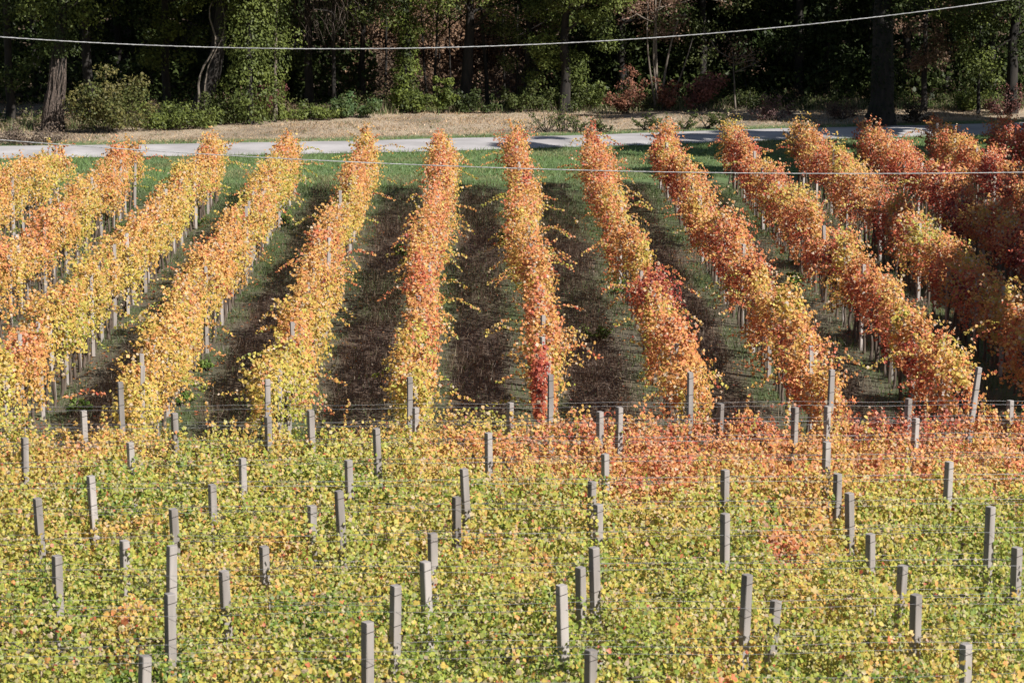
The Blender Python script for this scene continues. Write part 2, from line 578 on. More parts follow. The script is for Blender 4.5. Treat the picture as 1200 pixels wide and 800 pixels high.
def sprays(L, per_m, hc, hh, hw, up, lmin, lmax, k=9):
    """short leafy shoots that leave the hedge surface: makes its outline feathery"""
    m = int(L * per_m)
    s0 = rng.random(m) * L
    th = np.clip(rng.normal(.5 * math.pi, .85 - .45 * up, m), -.25 * math.pi, 1.25 * math.pi)
    ln = rng.uniform(lmin, lmax, m) * (.5 + .5 * np.maximum(np.sin(th), 0))
    u = np.linspace(.1, 1, k)[None]
    ds = rng.normal(0, .3, m)
    do = np.cos(th) * (1 - .6 * up) + rng.normal(0, .2, m)
    dh = np.sin(th) * .5 + up + rng.normal(0, .15, m)
    nn_ = np.sqrt(ds ** 2 + do ** 2 + dh ** 2)
    s_ = s0[:, None] + (ds / nn_ * ln)[:, None] * u
    o_ = (np.cos(th) * hw * .85)[:, None] + (do / nn_ * ln)[:, None] * u
    h_ = (hc + np.sin(th) * hh * .85)[:, None] + (dh / nn_ * ln)[:, None] * u - (.25 * ln)[:, None] * u ** 2 * (1 - up)
    j_ = lambda a: (a + rng.normal(0, .022, a.shape)).ravel()
    c_ = np.repeat(np.cos(th), k)
    n_ = np.repeat(np.sin(th), k)
    return j_(s_), j_(o_), j_(h_), c_, n_

def canopy_points(L, density, hc, hh, hw, seed, bulge=0.35):
    """points through a hedge-like cross-section along s in 0..L -> s, offset, height, normal(offset, height)"""
    n = int(L * density)
    s = rng.random(n) * L
    th = rng.uniform(-0.30 * math.pi, 1.30 * math.pi, n)          # open underneath
    rr = 1 - 0.55 * rng.random(n) ** 1.8
    b1 = 1 + bulge * (fbm(s * 0.9, th * 0.8, seed, 3) - 0.5) * 2
    b2 = 1 + 0.5 * bulge * (vnoise(s * 3.5, th * 2, seed + 5) - 0.5) * 2
    off = np.cos(th) * hw * rr * b1 * b2
    ht = hc + np.sin(th) * hh * rr * b1 * b2
    off = off + rng.normal(0, .03, n)
    return s, off, ht, np.cos(th), np.sin(th)

LEAF_VARIANTS = []
for v in range(18):
    t = np.array([rng.normal(.30, .15) if v < 14 else rng.uniform(.6, .95)])
    c0 = vine_colour(t - .04)
    c1 = vine_colour(t + .06)
    T = GRAPE[0].copy()
    T[:, 2] *= rng.uniform(-.4, 2.0)
    T[:, :2] += rng.normal(0, .025, T[:, :2].shape)
    LEAF_VARIANTS.append(make_mesh('leaf', T, GRAPE[1], np.concatenate([c0, np.repeat(c1, len(T) - 1, 0)]), M_VINE))

def shoot(name, root, P, size, tbase, parent, tsd=.12, tmpl=KITE, density=44):
    """a long cane with leaves alternating along it; P world points"""
    P = np.asarray(P, float)
    L = np.linalg.norm(np.diff(P, axis=0), axis=1).sum()
    n = max(4, int(L * density))
    u = np.linspace(0.05, 1, n)
    k = np.linspace(0, 1, len(P))
    Q = np.stack([np.interp(u, k, P[:, i]) for i in range(3)], -1)
    side = rng.normal(0, 1, (n, 3))
    Q = Q + unit(side) * size * .45
    c = vine_colour(rng.normal(tbase, tsd, n))
    N = np.array([0.25, -.6, .35]) + rng.normal(0, .45, (n, 3))
    v, f, cc = leaf_batch(Q, N, size * rng.uniform(.6, 1.05, n), c, tmpl)
    t = Tubes(3)
    t.add(P, np.linspace(.006, .002, len(P)))
    Qd = np.concatenate(t.Q)
    tv = np.concatenate(t.V)
    tri = np.concatenate([Qd[:, [0, 1, 2]], Qd[Qd[:, 2] != Qd[:, 3]][:, [0, 2, 3]]])
    vv, ff, cc = cat([(v, f, cc), (tv, tri, np.tile([[.16, .08, .04]], (len(tv), 1)))])
    link(name, make_mesh(name, vv - np.asarray(root), ff, cc, M_VINE), parent)

for j in range(FR_N):
    yc = float(fr_y(j, 0))
    xa, xb = view_x(yc, 0.9)
    L = (xb - xa)
    root_loc = np.array([0.5 * (xa + xb), float(fr_y(j, .5 * (xa + xb))), 0.0])
    root_loc[2] = g1(root_loc[0], root_loc[1])
    hue = ['orange and gold', 'orange and yellow', 'yellow and orange'][j] if j < 3 else ('yellow green' if j < 7 else 'green and yellow')
    R = thing('vine_row', f'{hue} leafy vine row across the near slope, {ORD[j]} from the headland', 'vine row', root_loc, 'vine rows across the near slope')
    near = j / (FR_N - 1)
    s, off, ht, no, nh = canopy_points(L, 1450 if j < 6 else 2300, 0.84, 0.50, 0.68, 100 + j, .60)
    s, off, ht, no, nh = (np.concatenate(e) for e in zip((s, off, ht, no, nh), sprays(L, 26 if j < 2 else 22, .84, .50, .68, .8, .12, .42)))
    kp = ~((no > .2) & (nh < .45) & (rng.random(len(s)) < .6))          # thin out the side turned uphill
    s, off, ht, no, nh = (e[kp] for e in (s, off, ht, no, nh))
    x = xa + s
    y = fr_y(j, x) + off
    gz = ground(x, fr_y(j, x))
    ht = ht + (0.14 * (fbm(x * .8, x * 0 + j, 71) - .5) * 2 + .16 * (vnoise(x * 2.7, off * 2 + j * 7, 73) - .5) * 2) * sstep(.4, 1.0, ht)
    if j == 0:
        ht = ht - 0.14 * sstep(1, -6, x) * (ht > .6)
    z = gz + ht
    P = np.stack([x, y, z], -1)
    N = np.stack([0.30 + 0 * x, no * .6 - 0.50, np.maximum(nh, -.2) * .35 + .28], -1) + rng.normal(0, .42, (len(x), 3))
    patch = fbm(x * .45, y * .9 + j * 3.1, 81, 3) - .5
    base = [.54, .51, .45, .37, .305, .28, .27, .265, .26, .26, .26][j]
    if j < 4:
        base = base + (0.115, .12, .12, .08)[j] * np.tanh((x + .5) / 2.5) - 0.015
    pl = rng.normal(0, .07, 80)[np.clip((s / .95).astype(int), 0, 79)]
    t = base + pl + .45 * patch + rng.normal(0, .10, len(x)) + .04 * nh
    t = np.where((rng.random(len(x)) < .018), rng.uniform(.7, 1.0, len(x)), t)
    rd = fbm(x * 1.3, y * 1.3, 95, 2)
    t = t + .22 * sstep(.70, .85, rd)
    c0 = vine_colour(t - .05)
    c1 = c0 * .35 + .65 * vine_colour(t + .05)
    size = rng.uniform(.042, .080, len(x)) * (1.0 if j < 6 else .82)
    # the leaves on the outside facing the light show singly: those nearest are pieces of their own
    single = np.zeros(len(x), bool)
    if j >= 6:
        score = (-no) + nh + rng.normal(0, .3, len(x))
        pxx, pyy = to_px(P)
        score[(pxx < 0) | (pxx > 1200) | (pyy > 815)] = -9
        idx = np.argsort(-score)[:290]
        idx = idx[score[idx] > -5]
        single[idx] = True
        U, Vv, Nn = leaf_frames(N[idx])
        for q, i in enumerate(idx):
            me = LEAF_VARIANTS[int(np.clip(rng.integers(0, 14) if t[i] < .55 else rng.integers(14, 18), 0, 17))]
            o = bpy.data.objects.new('leaf', me)
            COL.objects.link(o)
            o.parent = R
            sz = size[i] * 1.3
            o.matrix_local = Matrix(((U[q, 0] * sz, Vv[q, 0] * sz, Nn[q, 0] * sz, P[i, 0] - root_loc[0]),
                                     (U[q, 1] * sz, Vv[q, 1] * sz, Nn[q, 1] * sz, P[i, 1] - root_loc[1]),
                                     (U[q, 2] * sz, Vv[q, 2] * sz, Nn[q, 2] * sz, P[i, 2] - root_loc[2]), (0, 0, 0, 1)))
    kk = ~single
    v, f, c = leaf_batch(P[kk], N[kk], size[kk], c0[kk], KITE, c1[kk])
    link('canopy', make_mesh('canopy', v - root_loc, f, c, M_VINE), R, kind='stuff')
    for xx in np.arange(xa + .3, xb, 0.95):
        xx = xx + rng.normal(0, .06)
        o = link('trunk', VINE_TRUNKS[rng.integers(0, 5)], R, (xx - root_loc[0], float(fr_y(j, xx)) - root_loc[1], g1(xx, float(fr_y(j, xx))) - root_loc[2]))
        o.rotation_euler = (0, 0, rng.choice([0, math.pi]) + rng.normal(0, .2))
    ns = int(L / (.6 if j < 2 else .8))
    for q in range(ns):
        xx = rng.uniform(xa, xb)
        yy = float(fr_y(j, xx)) + rng.uniform(-.15, .15)
        zz = g1(xx, yy)
        hgt = rng.uniform(.15, .55) * (1 if j < 2 else .55)
        dx = rng.normal(0, .14)
        pts = [(xx, yy, zz + 1.25), (xx + dx * .4, yy, zz + 1.38 + hgt * .4), (xx + dx, yy + rng.normal(0, .1), zz + 1.38 + hgt)]
        shoot('shoot', root_loc, pts, .062, base.mean() if isinstance(base, np.ndarray) else base, R, tmpl=GRAPE_FAR)
    # trellis wires
    hs = [('top', 1.77, .02), ('upper', 1.72, -.06), ('middle', 1.44, .05), ('lower', 1.40, -.05)]
    if j == 0:
        hs.append(('lowest', 1.18, .05))
    own = sorted([(a, b) for (jj, a, b) in POST_AT if jj == j])
    for tier, hz, oy in hs:
        xs = np.linspace(xa - 1, xb + 1, 34)
        ys = fr_y(j, xs) + oy
        zs = ground(xs, fr_y(j, xs)) + hz + .012 * np.sin(xs * 2.1 + j + hz * 9)
        w = Tubes(4)
        w.add(np.stack([xs, ys, zs], -1), .0021)
        loc = np.array([xs[0], ys[0], zs[0]])
        o = link('trellis_wire', w.mesh('trellis_wire', M_WIRE, loc), None, loc)
        tag(o, f'thin {tier} trellis wire strung along the {ORD[j]} crosswise vine row from the headland', 'wire', 'wires of the crosswise rows')

# ------------------------------------------------------------------ long rows running to the road
LR_N0, LR_N1 = -3, 12                    # row 0 ends at pixel (145, 447)
def lr_x(i):
    return ROW0[0] + ROW_SP * i
def lr_near(x):
    return ROW0[1] + (ROW6[1] - ROW0[1]) * (x - ROW0[0]) / (ROW6[0] - ROW0[0])
FAR_L = on_z(340, 163, 2.0)
FAR_R = on_z(945, 146, 2.0)
def lr_far(x):
    return FAR_L[1] + (FAR_R[1] - FAR_L[1]) * (x - FAR_L[0]) / (FAR_R[0] - FAR_L[0])

small_posts = [post_mesh('stake', .078, 1.0, M_STAKE) for _ in range(3)]
BIGROW = 9                               # this row ends before the massive trunk
for i in range(LR_N0, LR_N1):
    x0 = lr_x(i)
    ya, yb = float(lr_near(x0)), float(lr_far(x0))
    # leave out what lies well outside the picture
    k = (x0 - 0) / max(abs(x0), 1e-6)
    lim = 0.222 if x0 < 0 else 0.232
    y_edge = (abs(x0) - 3.0) / lim
    y0 = max(ya, y_edge)
    if y0 > yb - 2:
        continue
    L = yb - y0
    root = np.array([x0, .5 * (y0 + yb), g1(x0, .5 * (y0 + yb))])
    nn = BIGROW - i
    tone = 'golden orange' if i < 1 else ('orange and gold' if i < 5 else ('orange red' if i < 8 else 'partly shaded red'))
    if nn == 0:
        lab = f'{tone} vine row whose far end stands before the massive dark trunk'
    elif nn > 0:
        lab = f'{tone} long vine row, {ORD[nn - 1]} from the massive dark trunk towards the leaning trunk'
    else:
        lab = f'{tone} vine row, {ORD[-nn - 1]} past the massive dark trunk'
    R = thing('vine_row', lab, 'vine row', root, 'long vine rows running to the road')
    wide = 1.0 + 0.42 * sstep(4.0, 7.5, i) + .16 * sstep(2, -1, i)
    dens = 640 if 1 < i < 5 else 720
    s, off, ht, no, nh = canopy_points(L, dens, 1.25, .66 + .06 * (wide - 1), .28 * wide, 300 + i, .75)
    s, off, ht, no, nh = (np.concatenate(e) for e in zip((s, off, ht, no, nh), sprays(L, 22, 1.25, .66, .28 * wide, .35, .15, .62)))
    y = y0 + s
    # slow swelling of the hedge, thinner and lower near the far ends
    sw = 1 + .55 * (fbm(y * .30, y * 0 + i * 7, 91, 3) - .5) * 2
    pid = np.clip(((y - y0) / .95 + .35 * np.sin(ht * 3)).astype(int), 0, 79)
    off = off * (1 + (sw - 1) * (.55 if i < 2 else 1)) * (rng.uniform(.85, 1.3, 80) if i < 2 else rng.uniform(.62, 1.30, 80))[pid]
    ht = 1.25 + (ht - 1.25) * rng.uniform(.78, 1.25, 80)[pid]
    xw = .26 * (fbm(y * .35, y * 0 + i * 3, 93, 2) - .5) * 2
    x = x0 + xw + off
    ht = ht + .42 * (fbm(y * .55, y * 0 + i * 5, 97, 3) - .5) * 2 * sstep(.8, 1.6, ht)
    kp = rng.random(len(x)) < .45 + .55 * sstep(.24, .38, fbm(y * 1.9, ht * 1.7 + off + i * 3, 141, 2))      # holes in the hedge
    s, off, ht, no, nh, y, x = (a[kp] for a in (s, off, ht, no, nh, y, x))
    P = np.stack([x, y, ground(x0 + 0 * y, y) + ht], -1)
    # right-hand rows hang over on their sunny side
    N = np.stack([no * .65 + .25, -.50 + 0 * x, np.maximum(nh, -.2) * .30 + .25], -1) + rng.normal(0, .40, (len(x), 3))
    patch = fbm(y * .33, off * .6 + i * 4.7, 121, 3) - .5
    p2 = fbm(y * 1.6, ht * 1.2 + i * 9.7, 131, 2) - .5
    base = np.interp(i, [-3, 0, 2, 4, 6, 8, 11], [.47, .48, .53, .58, .64, .71, .79])
    pl = rng.normal(0, .085, 80)[np.clip(((y - y0) / .95).astype(int), 0, 79)]
    ev = .55 if i < 2 else (.8 if i < 4 else 1.0)
    t = base + .03 + ev * (pl + .50 * patch + .42 * p2) + rng.normal(0, .065, len(x)) + .08 * nh * (nh > 0) - .10 * sstep(52, 46, y) * (i < 3) - (.22 * sstep(.2, 1, nh) - .10) * (i > 4)
    c = vine_colour(t)
    v, f, c = leaf_batch(P, N, rng.uniform(.055, .098, len(x)), c, KITE)
    link('canopy', make_mesh('canopy', v - root, f, c, M_VINE), R, kind='stuff')
    for yy in np.arange(y0 + .3, yb - .1, 0.68):
        yy = yy + rng.normal(0, .07)
        o = link('trunk', VINE_TRUNKS[rng.integers(0, 5)], R, (rng.normal(0, .03), yy - root[1], g1(x0, yy) - root[2]))
        o.rotation_euler = (0, 0, math.pi / 2 + rng.choice([0, math.pi]) + rng.normal(0, .2))
        o.scale = (1, 1, rng.uniform(.95, 1.12))
    # canes that stick out sideways and up
    for q in range(int(L / 1.1)):
        yy = rng.uniform(y0, yb)
        sd = rng.choice([-1, 1])
        ln = rng.uniform(.35, .95)
        zz = g1(x0, yy) + rng.uniform(1.15, 1.75)
        px_ = x0 + sd * .32
        dy = rng.normal(0, .25)
        pts = [(px_, yy, zz), (px_ + sd * ln * .5, yy + dy * .5, zz + .10), (px_ + sd * ln, yy + dy, zz + rng.uniform(-.25, .05))]
        shoot('shoot', root, pts, .078, base + rng.normal(0, .12), R)
    for q in range(int(L / .8)):
        yy = rng.uniform(y0, yb) if q > 1 else yb - rng.uniform(0, .4)
        zz = g1(x0, yy) + 1.75
        xx = x0 + rng.normal(0, .2)
        pts = [(xx, yy, zz), (xx + rng.normal(0, .08), yy, zz + .25), (xx + rng.normal(0, .2), yy, zz + rng.uniform(.15, .55))]
        shoot('shoot', root, pts, .075, base + .1 + rng.normal(0, .12), R)
    # end posts and the line of stakes
    if y0 == ya:
        o = link('concrete_post', big_posts[i % 4], None, (x0, ya - .25, g1(x0, ya - .25)))
        o.scale = (1.02, 1.02, 2.06)
        o.rotation_euler = (0.04, (0.10 if i == 6 else rng.normal(0, .012)), math.radians(16))
        tag(o, ('leaning' if i == 6 else 'tall') + f' concrete end post of the long vine row, {ORD[nn - 1]} from the massive trunk', 'post', 'end posts of the long rows')
        for zz in (.62, .8, .95):
            t = link('wire_tie', TIE_BIG, o, (0, 0, zz))
            t.scale = (1.02, 1.02, .5)
    step = 1.75 if i < 1 else (2.3 if i < 4 else 3.4)
    for yy in np.arange(y0 + step * .6, yb, step):
        yy = yy + rng.normal(0, .12)
        h = rng.uniform(1.85, 2.12)
        xx = x0 + rng.normal(0, .05)
        o = link('vineyard_stake', small_posts[rng.integers(0, 3)], None, (xx, yy, g1(xx, yy)))
        o.scale = (1, 1, h)
        o.rotation_euler = (rng.normal(0, .02), rng.normal(0, .025), math.radians(16 + rng.normal(0, 8)))
        tag(o, 'slim grey stake standing in ' + ('a vine row, ' if nn < 0 else 'the vine row, ') + (f'{ORD[nn - 1]} from the massive dark trunk' if nn > 0 else ('before the massive dark trunk' if nn == 0 else f'{ORD[-nn - 1]} past the massive dark trunk')),
            'stake', f'stakes of the {tone} row {ORD[abs(nn)]}')
    for tier, hz in (('upper', 1.62), ('lower', .92)):
        ys = np.linspace(y0, yb, 20)
        w = Tubes(3)
        w.add(np.stack([x0 + 0 * ys + .05, ys, ground(x0 + 0 * ys, ys) + hz], -1), .003)
        link('wire', w.mesh('wire', M_WIRE, root), R)

# ------------------------------------------------------------------ weeds and grass
def blades(n, xs, ys, h, w, cols, name, label, lean=.35):
    z = ground(xs, ys)
    ang = rng.uniform(0, 2 * math.pi, n)
    la = rng.uniform(0, 2 * math.pi, n)
    ll = np.abs(rng.normal(0, lean, n)) * h
    B = np.stack([xs, ys, z - .01], -1)
    D = np.stack([np.cos(ang), np.sin(ang), 0 * ang], -1) * (w / 2)[:, None]
    Tp = B + np.stack([np.cos(la) * ll, np.sin(la) * ll, h], -1)
    V = np.stack([B - D, B + D, Tp], 1).reshape(-1, 3)
    o = link(name, make_mesh(name, V, np.arange(3 * n).reshape(n, 3), np.repeat(cols, 3, 0), M_GRASS), kind='stuff')
    tag(o, label, 'grass')
    return o

def scatter(n, ya, yb, margin=1.0):
    ys = np.sqrt(rng.uniform(ya * ya, yb * yb, n))
    a = on_y(0, 300, 80)[0] / 80
    b = on_y(1200, 300, 80)[0] / 80
    xs = ys * rng.uniform(a, b, n) + rng.uniform(-margin, margin, n)
    return xs, ys

n = 200000
xs, ys = scatter(n, 42.5, 90)

n1 = fbm(xs * .35, ys * .22, 21, 4)
n2 = fbm(xs * 1.7, ys * 1.1, 33, 3)
n3 = fbm(xs * .9, ys * .5, 44, 3)
al = alley(xs) + .25 * (n2 - .5)
green = np.clip(1.3 * (n1 - .47) + .85 * sstep(.6, .3, al) * sstep(.3, .55, n2) + .45 * sstep(72, 88, ys + 4 * n1), 0, 1)
isg = rng.random(n) < green * .85 + .06
keep = rng.random(n) < np.where(isg, 1.0, .45 + .55 * sstep(.35, .6, n3))
col = np.where(isg[:, None], np.array([.10, .145, .045]), np.where((al > .5)[:, None], np.array([.145, .095, .066]), np.array([.19, .155, .11]))) * rng.uniform(.55, 1.35, (n, 1))
straw = (~isg) & (rng.random(n) < .10)
col[straw] = np.array([.34, .27, .19]) * rng.uniform(.7, 1.2, (straw.sum(), 1))
h = np.where(isg, rng.uniform(.06, .20, n), rng.uniform(.08, .30, n) * np.where(al > .5, 1.5, .8)) * (.5 + n3)
w = np.where(isg, .016, .010) * rng.uniform(.8, 1.6, n)
blades(keep.sum(), xs[keep], ys[keep], h[keep], w[keep], col[keep], 'alley_weeds', 'dry brown weeds and green grass between the long vine rows', .4)

n = 26000
xs, ys = scatter(n, 43, 83)
u = (xs - ROW0[0]) / ROW_SP
xs = ROW0[0] + ROW_SP * (np.round(u) + (u - np.round(u)) * rng.uniform(.25, 1, n))
kk = rng.random(n) < .25 + .75 * sstep(.4, .65, fbm(xs * .8, ys * .5, 181, 3))
P = np.stack([xs, ys, ground(xs, ys) + rng.uniform(.015, .06, n)], -1)[kk]
v, f, c = leaf_batch(P, np.array([0, 0, 1.0]) + rng.normal(0, .35, P.shape), rng.uniform(.05, .09, len(P)), vine_colour(rng.normal(.66, .14, len(P))) * np.array([.62, .58, .62]), KITE, droop=0)
tag(link('fallen_leaves', make_mesh('fallen_leaves', v, f, c, M_VINE), kind='stuff'), 'withered fallen vine leaves lying along the long rows', 'leaves')

n = 130000
xs, ys = scatter(n, 84, 107)
rn = road_near(xs)
n2 = fbm(xs * .7, ys * .7, 133, 3)
keep = (ys < rn + .15) & (ys > rn - 14.5 + 5 * n2)
drp = sstep(.5, .68, fbm(xs * .35, ys * .5, 137, 3))[:, None]
col = (np.array([.15, .235, .075]) * (1 - drp) + np.array([.23, .225, .10]) * drp) * rng.uniform(.6, 1.35, (n, 1)) * (.75 + .5 * n2[:, None])
yl = rng.random(n) < .12
col[yl] = np.array([.26, .26, .11]) * rng.uniform(.7, 1.2, (yl.sum(), 1))
blades(keep.sum(), xs[keep], ys[keep], (rng.uniform(.05, .20, n) * (.4 + n2))[keep], (.024 * rng.uniform(.7, 1.5, n))[keep], col[keep], 'verge_grass', 'short green grass bank between the vine rows and the road', .9)

n = 95000
xs, ys = scatter(n, 100, 126)
rn = road_near(xs) + ROAD_W
n2 = fbm(xs * .5, ys * .7, 143, 3)
keep = (ys > rn - .1)
col = np.array([.50, .355, .21]) * rng.uniform(.45, 1.3, (n, 1)) * (.45 + 1.1 * fbm(xs * .8, ys * 1.6, 149, 3)[:, None])
gp = sstep(.56, .66, fbm(xs * .5, ys * .9, 153, 3))
g = (rng.random(n) < .10 + .5 * gp + .75 * sstep(1.4, .2, ys - rn) * sstep(-12, 2, xs) + .35 * sstep(118, 123, ys))
col[g] = np.array([.11, .14, .045]) * rng.uniform(.6, 1.3, (g.sum(), 1))
r = rng.random(n) < .12
col[r] = np.array([.23, .13, .09]) * rng.uniform(.6, 1.3, (r.sum(), 1))
blades(keep.sum(), xs[keep], ys[keep], (rng.uniform(.04, .20, n) * (.2 + 1.4 * n2 ** 2))[keep], (.030 * rng.uniform(.7, 1.6, n))[keep], col[keep], 'dry_stubble', 'pale dry grass strip between the gravel road and the wood', 1.3)

# ------------------------------------------------------------------ trees
def crown_leaves(C, Rr, n, size, colA, colB, fine_z=7.0, coarse=2.2):
    """clumps at C with radii Rr: leaves through each clump, denser at its shell"""
    wgt = Rr ** 2
    wgt = wgt / wgt.sum()
    idx = rng.choice(len(C), n, p=wgt)
    d = unit(rng.normal(0, 1, (n, 3)))
    d[:, 2] *= .75
    r = Rr[idx] * (0.35 + .65 * rng.random(n) ** .5) * rng.uniform(.75, 1.2, n)
    P = C[idx] + d * r[:, None]
    P[:, 2] = np.maximum(P[:, 2], ground(P[:, 0], P[:, 1]) + .12)
    clump = rng.random(len(C))[idx]
    mixv = np.clip(clump + rng.normal(0, .22, n), 0, 1)[:, None]
    c = (np.asarray(colA) * (1 - mixv) + np.asarray(colB) * mixv) * rng.uniform(.65, 1.35, (n, 1))
    sz = size * rng.uniform(.65, 1.35, n)
    hi = P[:, 2] > fine_z
    drop = hi & (rng.random(n) > 1 / coarse)
    sz = np.where(hi, sz * coarse, sz)
    k = ~drop
    N = d * .7 + np.array([.15, -.25, .45]) + rng.normal(0, .5, (n, 3))
    return leaf_batch(P[k], N[k], sz[k], c[k], OVAL, droop=.5)

def limb(t, A, B, r0, r1, k=5, bend=.12, wob=.15):
    A, B = np.asarray(A, float), np.asarray(B, float)
    u = np.linspace(0, 1, k)[:, None]
    L = np.linalg.norm(B - A)
    off = rng.normal(0, bend * L, 3)
    P = A + (B - A) * u + np.sin(u * math.pi) * off * .5
    t.add(P, np.linspace(r0, r1, k), wob)
    return P

def tree(label, px, Y, r, H, lean=(0, 0), crown=None, name='tree', bark=M_DARKBARK, fork=None, group=None, curve=0., py=130, limbs=7, loc=None, sides=9, cdx=0.0, coarse=3.4):
    x = on_y(px, py, Y)[0] if loc is None else loc
    base = np.array([x, Y, g1(x, Y)])
    T = thing(name, label, 'tree', base, group)
    t = Tubes(sides)
    k = 10
    u = np.linspace(0, 1, k)
    P = np.stack([base[0] + lean[0] * u * H + curve * np.sin(u * math.pi * 1.5) * .5, base[1] + lean[1] * u * H, base[2] - .2 + u * H * .8], -1)
    P[1:, :2] += rng.normal(0, r * .18, (k - 1, 2))
    rad = r * np.interp(u, [0, .06, .2, .6, 1], [1.45, 1.1, .95, .7, .22])
    t.add(P, rad, .22)
    tips = []
    limb_tubes = []
    for q in range(limbs):
        a = rng.uniform(.62, .95)
        i = int(a * (k - 1))
        th = rng.uniform(0, 2 * math.pi)
        ln = H * rng.uniform(.18, .34)
        B = P[i] + np.array([math.cos(th) * ln, math.sin(th) * ln, ln * rng.uniform(.15, .8)])
        if group is None:
            t2 = Tubes(7)
            limb_tubes.append(t2)
        else:
            t2 = t
        Q = limb(t2, P[i], B, rad[i] * .5, .03)
        tips.append(Q[-1])
        for w in range(2):
            th2 = th + rng.normal(0, .8)
            B2 = Q[3] + np.array([math.cos(th2), math.sin(th2), rng.uniform(-.3, .5)]) * ln * .5
            Q2 = limb(t2, Q[3], B2, rad[i] * .22, .02, 4)
            tips.append(Q2[-1])
    TR = link('trunk', t.mesh('trunk', bark, base), T)
    for t2 in limb_tubes:
        link('limb', t2.mesh('limb', bark, base), TR)
    if crown:
        z0, z1, rx_, n, size, ca, cb = crown
        m = int(26 + rx_ * 8)
        hz = rng.uniform(0, 1, m)
        prof = np.sin(np.clip(hz * .85 + .12, 0, 1) * math.pi) ** .6
        th = rng.uniform(0, 2 * math.pi, m)
        rr = rx_ * np.sqrt(rng.random(m)) * prof
        top = P[np.clip((hz * (k - 1)).astype(int), 0, k - 1)]
        C = np.stack([top[:, 0] + np.cos(th) * rr, top[:, 1] + np.sin(th) * rr, base[2] + z0 + (z1 - z0) * hz], -1)
        C[:, 0] += cdx
        C = np.concatenate([C, np.array(tips)])
        Rr = rng.uniform(.5, 1.15, len(C)) * (.6 + .08 * rx_)
        v, f, c = crown_leaves(C, Rr, int(n * 1.35), size * .8, ca, cb, fine_z=max(6.4, base[2] + 4.5), coarse=coarse)
        link('crown', make_mesh('crown', v - base, f, c, M_TREELEAF), T)
    return T, base, P, rad

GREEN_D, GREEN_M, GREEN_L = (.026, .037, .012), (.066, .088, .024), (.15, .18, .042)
OLIVE, YGREEN, BROWN, PINKB, RUST = (.085, .10, .03), (.17, .21, .04), (.17, .11, .065), (.25, .15, .11), (.27, .10, .06)

def ivy(T, base, path, zmax, width, n, ca, cb, name='ivy', size=.13, zmin=0.1):
    z = rng.uniform(zmin, zmax, n)
    zz = path[:, 2] - base[2]
    cx = np.interp(z, zz, path[:, 0])
    cy = np.interp(z, zz, path[:, 1])
    wv = width * (.55 + .9 * fbm(z * 1.3, z * 0 + base[0], 151, 2))
    th = rng.uniform(0, 2 * math.pi, n)
    r = wv * np.sqrt(rng.uniform(.15, 1, n))
    P = np.stack([cx + np.cos(th) * r, cy + np.sin(th) * r, base[2] + z], -1)
    N = np.stack([np.cos(th), np.sin(th), .4 + 0 * th], -1) + rng.normal(0, .4, (n, 3))
    mixv = np.clip(fbm(P[:, 0] * 1.4, P[:, 2] * 1.4, 161, 3) * 1.6 - .3 + rng.normal(0, .15, n), 0, 1)[:, None]
    c = (np.asarray(ca) * (1 - mixv) + np.asarray(cb) * mixv) * rng.uniform(.65, 1.35, (n, 1))
    v, f, c = leaf_batch(P, N, size * rng.uniform(.6, 1.3, n), c, OVAL)
    link(name, make_mesh(name, v - base, f, c, M_TREELEAF), T.children[0])

# leaning trunk wrapped in dead brown vines
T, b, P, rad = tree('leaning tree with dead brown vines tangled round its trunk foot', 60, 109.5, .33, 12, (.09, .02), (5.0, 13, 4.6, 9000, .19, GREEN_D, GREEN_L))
t = Tubes(4)
for q in range(90):
    a0 = rng.uniform(0, 6.28)
    z = np.linspace(0, rng.uniform(1.4, 3.6), 9)
    zz = P[:, 2] - b[2]
    ang = a0 + np.cumsum(rng.normal(0, .14, 9))
    rr = np.interp(z, [0, .5, 2, 4], [.52, .42, .36, .31]) * rng.uniform(.92, 1.15)
    t.add(np.stack([np.interp(z, zz, P[:, 0]) + rr * np.cos(ang), np.interp(z, zz, P[:, 1]) + rr * np.sin(ang), b[2] + z], -1), rng.uniform(.008, .022))
o = link('dead_vine', t.mesh('dead_vine', M_DEADVINE, b), T.children[0])
ivy(T, b, P, 7, .9, 2600, GREEN_D, GREEN_M, zmin=3.2)

# strongly leaning ivy tree
T, b, P, rad = tree('dark curved tree leaning over, pale ivy stem climbing its trunk', 226, 113, .36, 13, (.19, .02), (5.2, 14, 4.4, 8000, .19, GREEN_D, GREEN_M), curve=.55)
t = Tubes(5)
z = np.linspace(0, 5.5, 14)
zz = P[:, 2] - b[2]
t.add(np.stack([np.interp(z, zz, P[:, 0]) - .30 + .22 * np.sin(z * 2.2), np.interp(z, zz, P[:, 1]) - .38 + 0 * z, b[2] + z], -1), np.linspace(.07, .03, 14), .2)
t.add(np.stack([np.interp(z, zz, P[:, 0]) + .25 * np.sin(z * 1.6 + 1), np.interp(z, zz, P[:, 1]) - .40 + 0 * z, b[2] + z], -1), np.linspace(.05, .02, 14), .2)
link('climbing_stem', t.mesh('climbing_stem', M_PALEBARK, b), T.children[0])

# slim stem hung with a column of green ivy
T, b, P, rad = tree('slim straight tree hung with a tall column of green ivy', 293, 112.5, .13, 11, (.0, 0), (5.5, 12, 3.0, 4500, .17, GREEN_M, OLIVE))
ivy(T, b, P, 8, 1.35, 6500, GREEN_M, GREEN_L, size=.14)
T, b, P, rad = tree('slim pale tree beside the ivy column, green leaves hanging low', 322, 113.5, .09, 10, (.02, 0), (3.0, 11, 2.2, 5000, .15, GREEN_M, GREEN_L), bark=M_PALEBARK)
ivy(T, b, P, 7, .75, 2600, GREEN_M, GREEN_L, size=.13)

